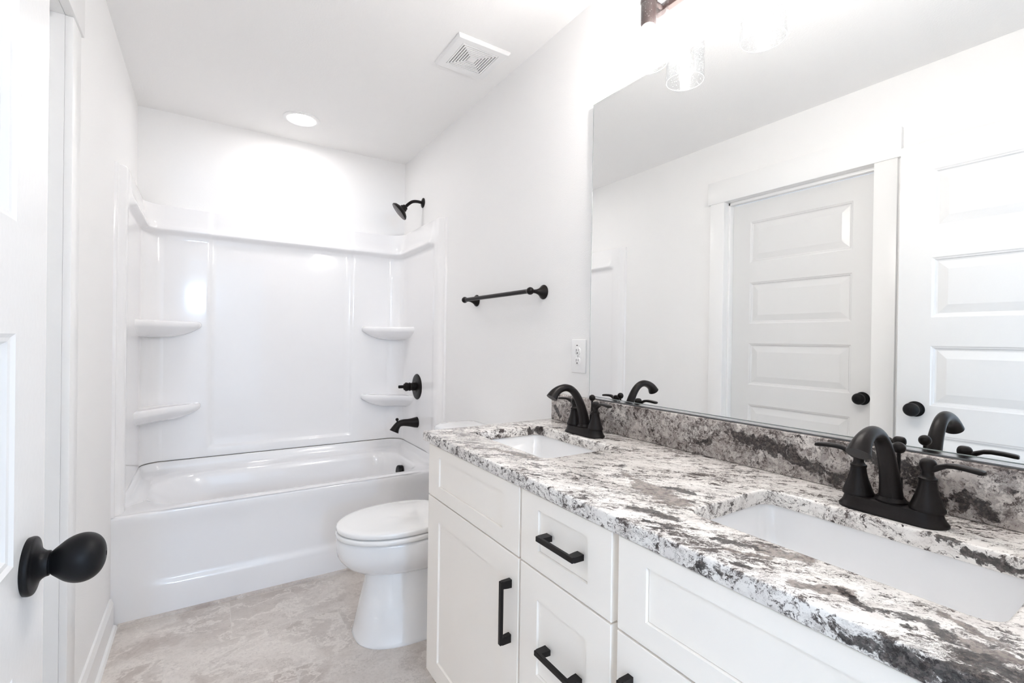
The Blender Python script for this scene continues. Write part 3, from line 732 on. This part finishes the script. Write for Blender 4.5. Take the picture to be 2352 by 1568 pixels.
# ------------------------------------------------------------------ countertop, backsplash, sinks
CY0, CY1, CXF = .012, 1.456, -.5423
HOL = [(.965, 1.352), (.140, .539)]; HX0, HX1 = -.4105, -.154
def counter():
    bm = bmesh.new(); loops = [[(CXF, CY0), (-.001, CY0), (-.001, CY1), (CXF, CY1)]]
    for a, b in HOL: loops.append([(p.x, p.y) for p in rrect(HX0, HX1, a, b, .028, 0, 7)])
    es = []
    for L in loops:
        vs = [bm.verts.new((x, y, ZT)) for x, y in L]
        for i in range(len(vs)): es.append(bm.edges.new((vs[i], vs[(i+1) % len(vs)])))
    bmesh.ops.triangle_fill(bm, use_beauty=True, use_dissolve=False, edges=es)
    fs = bm.faces[:]
    r = bmesh.ops.extrude_face_region(bm, geom=fs)
    for v in [g for g in r['geom'] if isinstance(g, bmesh.types.BMVert)]: v.co.z -= .0305
    bmesh.ops.recalc_face_normals(bm, faces=bm.faces[:])
    be = [e for e in bm.edges if len(e.link_faces) == 2 and all(v.co.z > ZT-.001 for v in e.verts) and abs(e.link_faces[0].normal.z - e.link_faces[1].normal.z) > .5]
    bmesh.ops.bevel(bm, geom=be, offset=.005, segments=4, affect='EDGES', profile=.5)
    be = [e for e in bm.edges if len(e.link_faces) == 2 and all(v.co.z < ZT-.030 for v in e.verts) and abs(e.link_faces[0].normal.z - e.link_faces[1].normal.z) > .5]
    bmesh.ops.bevel(bm, geom=be, offset=.003, segments=2, affect='EDGES', profile=.5)
    o = link('granite_countertop', bm, GRAN, angle=30); tag(o, 'white granite countertop with black and grey veining on the vanity', 'countertop')
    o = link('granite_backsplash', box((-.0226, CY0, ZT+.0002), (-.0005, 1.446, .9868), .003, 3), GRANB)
    tag(o, 'speckled grey granite backsplash strip under the mirror', 'backsplash')
counter()
def sink(a, b, label):
    root = thing('undermount_sink', label, 'sink', ((HX0+HX1)/2, (a+b)/2, .72), 'undermount sinks in the granite top')
    x0, x1 = HX0-.006, HX1+.006; a -= .006; b += .006; zr = ZT-.031
    def L(i, z, r): return rrect(x0+i, x1-i, a+i, b-i, r, z, 7)
    bm = bmesh.new()
    zb = .735
    loft(bm, [L(-.018, zr-.012, .03), L(-.018, zr-.0005, .03), L(0, zr-.0005, .032), L(.001, zr-.004, .032), L(.008, zr-.05, .034), L(.018, zr-.09, .036), L(.030, zb+.012, .038), L(.045, zb+.002, .04), L(.075, zb-.003, .03), L(.10, zb-.004, .014),
              L(.10, zb-.014, .014), L(.06, zb-.014, .03), L(.03, zb-.008, .04), L(.016, zb+.01, .042), L(.003, zr-.08, .042), L(-.008, zr-.03, .04), L(-.008, zr-.012, .035)], False, False)
    bmesh.ops.remove_doubles(bm, verts=bm.verts[:], dist=1e-6)
    link('basin', bm, PORC, root, angle=60)
    cx, cyy = (x0+x1)/2, (a+b)/2
    bm = box((x0+.098, a+.098, zb-.0055), (x1-.098, b-.098, zb-.0035)); link('basin_floor', bm, PORC, root)
    link('drain', lathe((cx, cyy, zb-.0034), (0, 0, 1), [(0, .022), (.003, .022), (.004, .018), (.003, .015), (.006, .014), (.008, .001)], 32), BRONZE, root)
sink(*HOL[0], 'white rectangular sink in the far end of the counter, near the toilet')
sink(*HOL[1], 'white rectangular sink in the near right end of the counter')

# ------------------------------------------------------------------ faucets
def faucet(yc, label):
    xc = -.108; z = ZT+.0004
    root = thing('bathroom_faucet', label, 'faucet', (xc, yc, z), 'dark bronze centerset faucets')
    def cap(hx, hy, zz, k=10):   # stadium outline
        out = []; s = hy-hx
        for i in range(k+1):
            a = PI*i/k; out.append(Vector((xc + hx*math.cos(a), yc + s + hx*math.sin(a), zz)))
        for i in range(k+1):
            a = PI + PI*i/k; out.append(Vector((xc + hx*math.cos(a), yc - s + hx*math.sin(a), zz)))
        return out
    bm = bmesh.new()
    loft(bm, [cap(.0325, .0800, z), cap(.0330, .0805, z+.003), cap(.0320, .0795, z+.005), cap(.0295, .0765, z+.008), cap(.0275, .0735, z+.014), cap(.0265, .0715, z+.022), cap(.0255, .0705, z+.0235), cap(.0230, .0680, z+.0240)])
    link('base_plate', bm, BRONZE, root, angle=40)
    # spout: leans forward then arches over
    pts = [(0, .022), (-.001, .035), (-.006, .062), (-.018, .096), (-.036, .127), (-.056, .146), (-.079, .1535), (-.103, .150), (-.123, .139), (-.135, .124)]
    rad = [.0205, .0180, .0158, .0138, .0124, .0116, .0114, .0122, .0145, .0180]
    bm = bmesh.new(); add_tube(bm, [(xc+a, yc, z+b) for a, b in pts], rad, 28, 5)
    sp = link('spout', bm, BRONZE, root, angle=50)
    add = lathe((xc, yc, z), (0, 0, 1), [(.023, .0235), (.027, .0240), (.030, .0215), (.033, .0200)], 36); link('spout_collar', add, BRONZE, sp)
    # pop-up rod
    link('lift_rod', lathe((xc+.030, yc, z+.012), (.02, 0, 1), [(0, .0075), (.050, .0065), (.0505, .003), (.092, .003)] + [(.1035 - .0105*math.cos(t), .0105*math.sin(t)) for t in [.3 + (PI-.35)*i/14 for i in range(15)]], 32), BRONZE, root)
    for s in (1, -1):
        y = yc + s*.0508
        h = link('handle_post', lathe((xc, y, z), (0, 0, 1), [(.023, .0245), (.027, .0250), (.030, .0235), (.036, .0215), (.050, .0165), (.062, .0135), (.074, .0120), (.0745, .0132), (.078, .0132), (.079, .0110), (.083, .0085), (.088, .0082), (.091, .0092), (.094, .0106), (.098, .0117), (.102, .0118), (.106, .0108), (.109, .0088), (.1105, .0060), (.111, .0005)], 40), BRONZE, root)
        # lever blade swept outwards along the wall, slightly toward the user
        dirv = Vector((-.10, s, 0)).normalized(); sd = Vector((-dirv.y, dirv.x, 0))
        bm = bmesh.new(); L = []
        for t, wd, th, dz in ((.000, .009, .0090, .099), (.011, .0062, .0062, .1005), (.018, .0056, .0050, .1045), (.026, .0070, .0042, .1085), (.036, .0088, .0040, .1100), (.052, .0098, .0040, .1095), (.066, .0098, .0040, .1080), (.0705, .0088, .0036, .1074), (.0720, .0068, .0026, .1071)):
            c_ = Vector((xc, y, z)) + dirv*t + Vector((0, 0, dz-.004)); n = 16
            L.append([c_ + sd*wd*(abs(math.cos(2*PI*i/n))**.6*(1 if math.cos(2*PI*i/n) > 0 else -1)) + Vector((0, 0, th*(abs(math.sin(2*PI*i/n))**.6*(1 if math.sin(2*PI*i/n) > 0 else -1)))) for i in range(n)])
        loft(bm, L); link('lever', bm, BRONZE, h, angle=45)
faucet(1.158, 'dark bronze faucet at the far sink, beside the mirror edge')
faucet(.340, 'large dark bronze faucet at the near right sink')

# ------------------------------------------------------------------ vanity cabinet
def shaker(bm, y0, y1, z0, z1, rl, rr, rt_, rb, xf=-.536, th=.020, inset=.0055):
    """frame and recessed flat panel facing -x"""
    xb = xf+th
    def q(x, i, j, k, l): return [Vector((x, y0+i, z0+k)), Vector((x, y1-j, z0+k)), Vector((x, y1-j, z1-l)), Vector((x, y0+i, z1-l))]
    e = .0016
    loft(bm, [q(xb, 0, 0, 0, 0), q(xf+e, 0, 0, 0, 0), q(xf+e*.3, e*.3, e*.3, e*.3, e*.3), q(xf, e, e, e, e), q(xf, rr, rl, rb, rt_), q(xf+inset-.001, rr+.0006, rl+.0006, rb+.0006, rt_+.0006), q(xf+inset+.003, rr+.0007, rl+.0007, rb+.0007, rt_+.0007), q(xf+inset+.003, rr+.0020, rl+.0020, rb+.0014, rt_+.0014), q(xf+inset, rr+.0021, rl+.0021, rb+.0015, rt_+.0015)], True, True)
def pull(parent, loc, horizontal, half):
    x0 = -.536; bm = bmesh.new()
    cx, cyy, cz = loc
    def P(a, d, t):   # a along, d out from the face (towards -x), t across
        return Vector((x0-d, cyy+a, cz+t)) if horizontal else Vector((x0-d, cyy+t, cz+a))
    w = .0055
    add = []
    a0, a1 = -half, half
    lo = min(P(a0, .0215, -w).x, P(a0, .029, -w).x)
    A = P(a0, .0215, -w); B = P(a1, .0295, w); add_box(bm, [min(p, q) for p, q in zip(A, B)], [max(p, q) for p, q in zip(A, B)], .0012, 1)
    for s in (-1, 1):
        L = []
        for d, wide, tw in ((0, .019, .0058), (.010, .0185, .0056), (.0235, .0165, .0055)):
            e0 = s*half; e1 = s*(half-wide)
            L.append([P(e0, d, -tw), P(e1, d, -tw), P(e1, d, tw), P(e0, d, tw)])
        loft(bm, L)
    return link('bar_pull', bm, BRONZE, parent, angle=25)
def vanity():
    root = thing('vanity_cabinet', 'greige shaker double vanity cabinet with black bar pulls under the granite top', 'vanity cabinet', (-.27, .73, 0))
    zt = ZT-.0312
    yL, yR = 1.418, .052
    bm = bmesh.new()
    add_box(bm, (-.516, yR, .125), (-.002, yR+.016, zt)); add_box(bm, (-.516, yL-.016, .125), (-.002, yL, zt))
    add_box(bm, (-.516, yR+.016, .125), (-.002, yL-.016, .141)); add_box(bm, (-.012, yR+.016, .141), (-.002, yL-.016, zt))
    for y in (.592, .889): add_box(bm, (-.516, y-.008, .141), (-.012, y+.008, zt-.002))
    link('cabinet_box', bm, CAB, root)
    bm = bmesh.new()
    def st(y0, y1, z0, z1): add_box(bm, (-.5162, y0, z0), (-.498, y1, z1))
    for y0, y1 in ((yR, .075), (.570, .612), (.870, .910), (1.395, yL)): st(y0, y1, .125, zt)
    for y0, y1 in ((.075, .570), (.910, 1.395)):
        st(y0, y1, .125, .15); st(y0, y1, .675, .71); st(y0, y1, zt-.03, zt)
    for z in (.125, .375, .675, zt-.03): st(.612, .870, z, z+.03)
    link('face_frame', bm, CAB, root)
    bm = bmesh.new(); add_box(bm, (-.450, yR, 0), (-.436, yL, .125)); add_box(bm, (-.436, yL-.016, 0), (-.002, yL, .125)); add_box(bm, (-.436, yR, 0), (-.002, yR+.016, .125)); 
    link('toe_kick', bm, CAB, root)
    top = zt-.002; gz0, gz1 = .6885, .6925
    # false fronts over the two sink bases
    for y0, y1, rl, rr in ((.8935, 1.4175, .078, .073), (.0525, .5845, .062, .062)):
        bm = bmesh.new(); shaker(bm, y0, y1, gz1, top, rl, rr, .031, .040); link('false_front', bm, CAB, root, angle=20)
    for y0, y1, rl, rr, py in ((.8935, 1.4175, .080, .073, .926), (.0525, .5845, .062, .062, .552)):
        bm = bmesh.new(); shaker(bm, y0, y1, .128, gz0, rl, rr, .065, .062); d = link('door', bm, CAB, root, angle=20)
        pull(d, (0, py, .556), False, .0735)
    for z0, z1, rt_, rb, pz in ((gz1, top, .031, .040, .779), (.405, gz0, .060, .062, .543), (.128, .401, .060, .062, .265)):
        bm = bmesh.new(); shaker(bm, .6000, .8855, z0, z1, .0650, .0620, rt_, rb); d = link('drawer', bm, CAB, root, angle=20)
        pull(d, (0, .731, pz), True, .0585)
vanity()

# ------------------------------------------------------------------ toilet
def toilet():
    yc = 1.897
    root = thing('toilet', 'white two-piece toilet with closed lid between the vanity and the bathtub', 'toilet', (-.4, yc, 0))
    def egg(xf, xb, hw, z, xm=.46, n=48, ef=2.0, eb=2.6):
        xm_ = xb + (xf-xb)*xm; out = []
        for i in range(n):
            a = 2*PI*i/n; c, s = math.cos(a), math.sin(a)
            e = ef if c > 0 else eb
            px = xm_ + (xf-xm_ if c > 0 else xm_-xb)*(abs(c)**(2/e))*(1 if c > 0 else -1)
            py = hw*(abs(s)**(2/e))*(1 if s > 0 else -1)
            out.append(Vector((px, yc+py, z)))
        return out
    bm = bmesh.new()
    loft(bm, [egg(-.640, -.10, .158, 0, .5, eb=4, ef=2.6), egg(-.643, -.10, .160, .006, .5, eb=4, ef=2.6), egg(-.638, -.10, .155, .014, .5, eb=4, ef=2.6), egg(-.632, -.10, .149, .05, .5, eb=4, ef=2.6), egg(-.616, -.10, .133, .13, .5, eb=4, ef=2.5), egg(-.600, -.10, .116, .21, .5, eb=4, ef=2.4), egg(-.594, -.10, .108, .262, .5, eb=4, ef=2.4)], True, True)
    link('pedestal', bm, PORC, root, angle=60)
    bm = bmesh.new()
    loft(bm, [egg(-.580, -.12, .090, .250, .5), egg(-.606, -.12, .108, .256, .5), egg(-.640, -.11, .130, .268, .48), egg(-.672, -.10, .152, .290, .47), egg(-.696, -.09, .170, .318, .46), egg(-.706, -.085, .177, .338, .46), egg(-.710, -.08, .180, .36, .46), egg(-.711, -.08, .181, .392, .46), egg(-.708, -.08, .178, .402, .46), egg(-.700, -.08, .170, .4045, .46)], True, True)
    link('bowl', bm, PORC, root, angle=60)
    def slab(name, z0, z1, xf, hw, dome, xb=-.255):
        bm = bmesh.new(); r = .006
        loft(bm, [egg(xf+.022, xb, hw-.022, z0+.002), egg(xf+.012, xb, hw-.012, z0+.0015), egg(xf+.003, xb, hw-.003, z0), egg(xf, xb, hw, z0+.003), egg(xf, xb, hw, z1-r), egg(xf+.002, xb, hw-.002, z1-.002), egg(xf+.007, xb, hw-.007, z1), egg(xf+.03, xb+.0, hw-.03, z1+dome*.5), egg(xf+.09, xb-.03, hw-.08, z1+dome*.9), egg(xf+.15, xb-.09, hw-.15, z1+dome)], True, True)
        return link(name, bm, mat(name+'_plastic', (0.88, 0.875, 0.865), 0.12, coat=0.3, vary=(5, (0.89, 0.885, 0.875))), root, angle=50)
    slab('seat', .4085, .4275, -.713, .181, -.002); slab('lid', .4320, .4520, -.711, .179, .005)
    bm = bmesh.new()
    for s in (-1, 1): add_lathe(bm, (-.262, yc+s*.07, .425), (0, s, 0), [(-.018, .001), (-.018, .013), (.018, .013), (.018, .001)], 20)
    add_box(bm, (-.27, yc-.09, .4045), (-.235, yc+.09, .418), .003)
    link('seat_hinge', bm, PLAST, root)
    def rr(x0, x1, hw, z, r=.04): return rrect(x0, x1, yc-hw, yc+hw, r, z, 6)
    bm = bmesh.new(); loft(bm, [rr(-.200, -.022, .185, .404), rr(-.206, -.020, .195, .43), rr(-.212, -.018, .202, .60), rr(-.215, -.016, .205, .742)], True, True)
    link('tank', bm, PORC, root, angle=50)
    bm = bmesh.new(); loft(bm, [rr(-.218, -.013, .208, .743), rr(-.228, -.008, .217, .748), rr(-.230, -.006, .219, .768, .045), rr(-.226, -.010, .215, .778, .05), rr(-.212, -.02, .200, .786, .05), rr(-.175, -.055, .15, .791, .04)], True, True)
    link('tank_lid', bm, PORC, root, angle=50)
    bm = lathe((-.2135, yc+.15, .69), (-1, 0, 0), [(0, .015), (.006, .015), (.010, .010), (.018, .008)], 24); add_box(bm, (-.236, yc+.085, .683), (-.228, yc+.158, .697), .003)
    link('flush_lever', bm, CHROME, root)
    link('supply_valve', lathe((-.001, yc+.19, .16), (-1, 0, 0), [(0, .025), (.004, .025), (.006, .008), (.05, .008), (.05, .014), (.075, .014), (.075, .001)], 24), CHROME, root)
toilet()
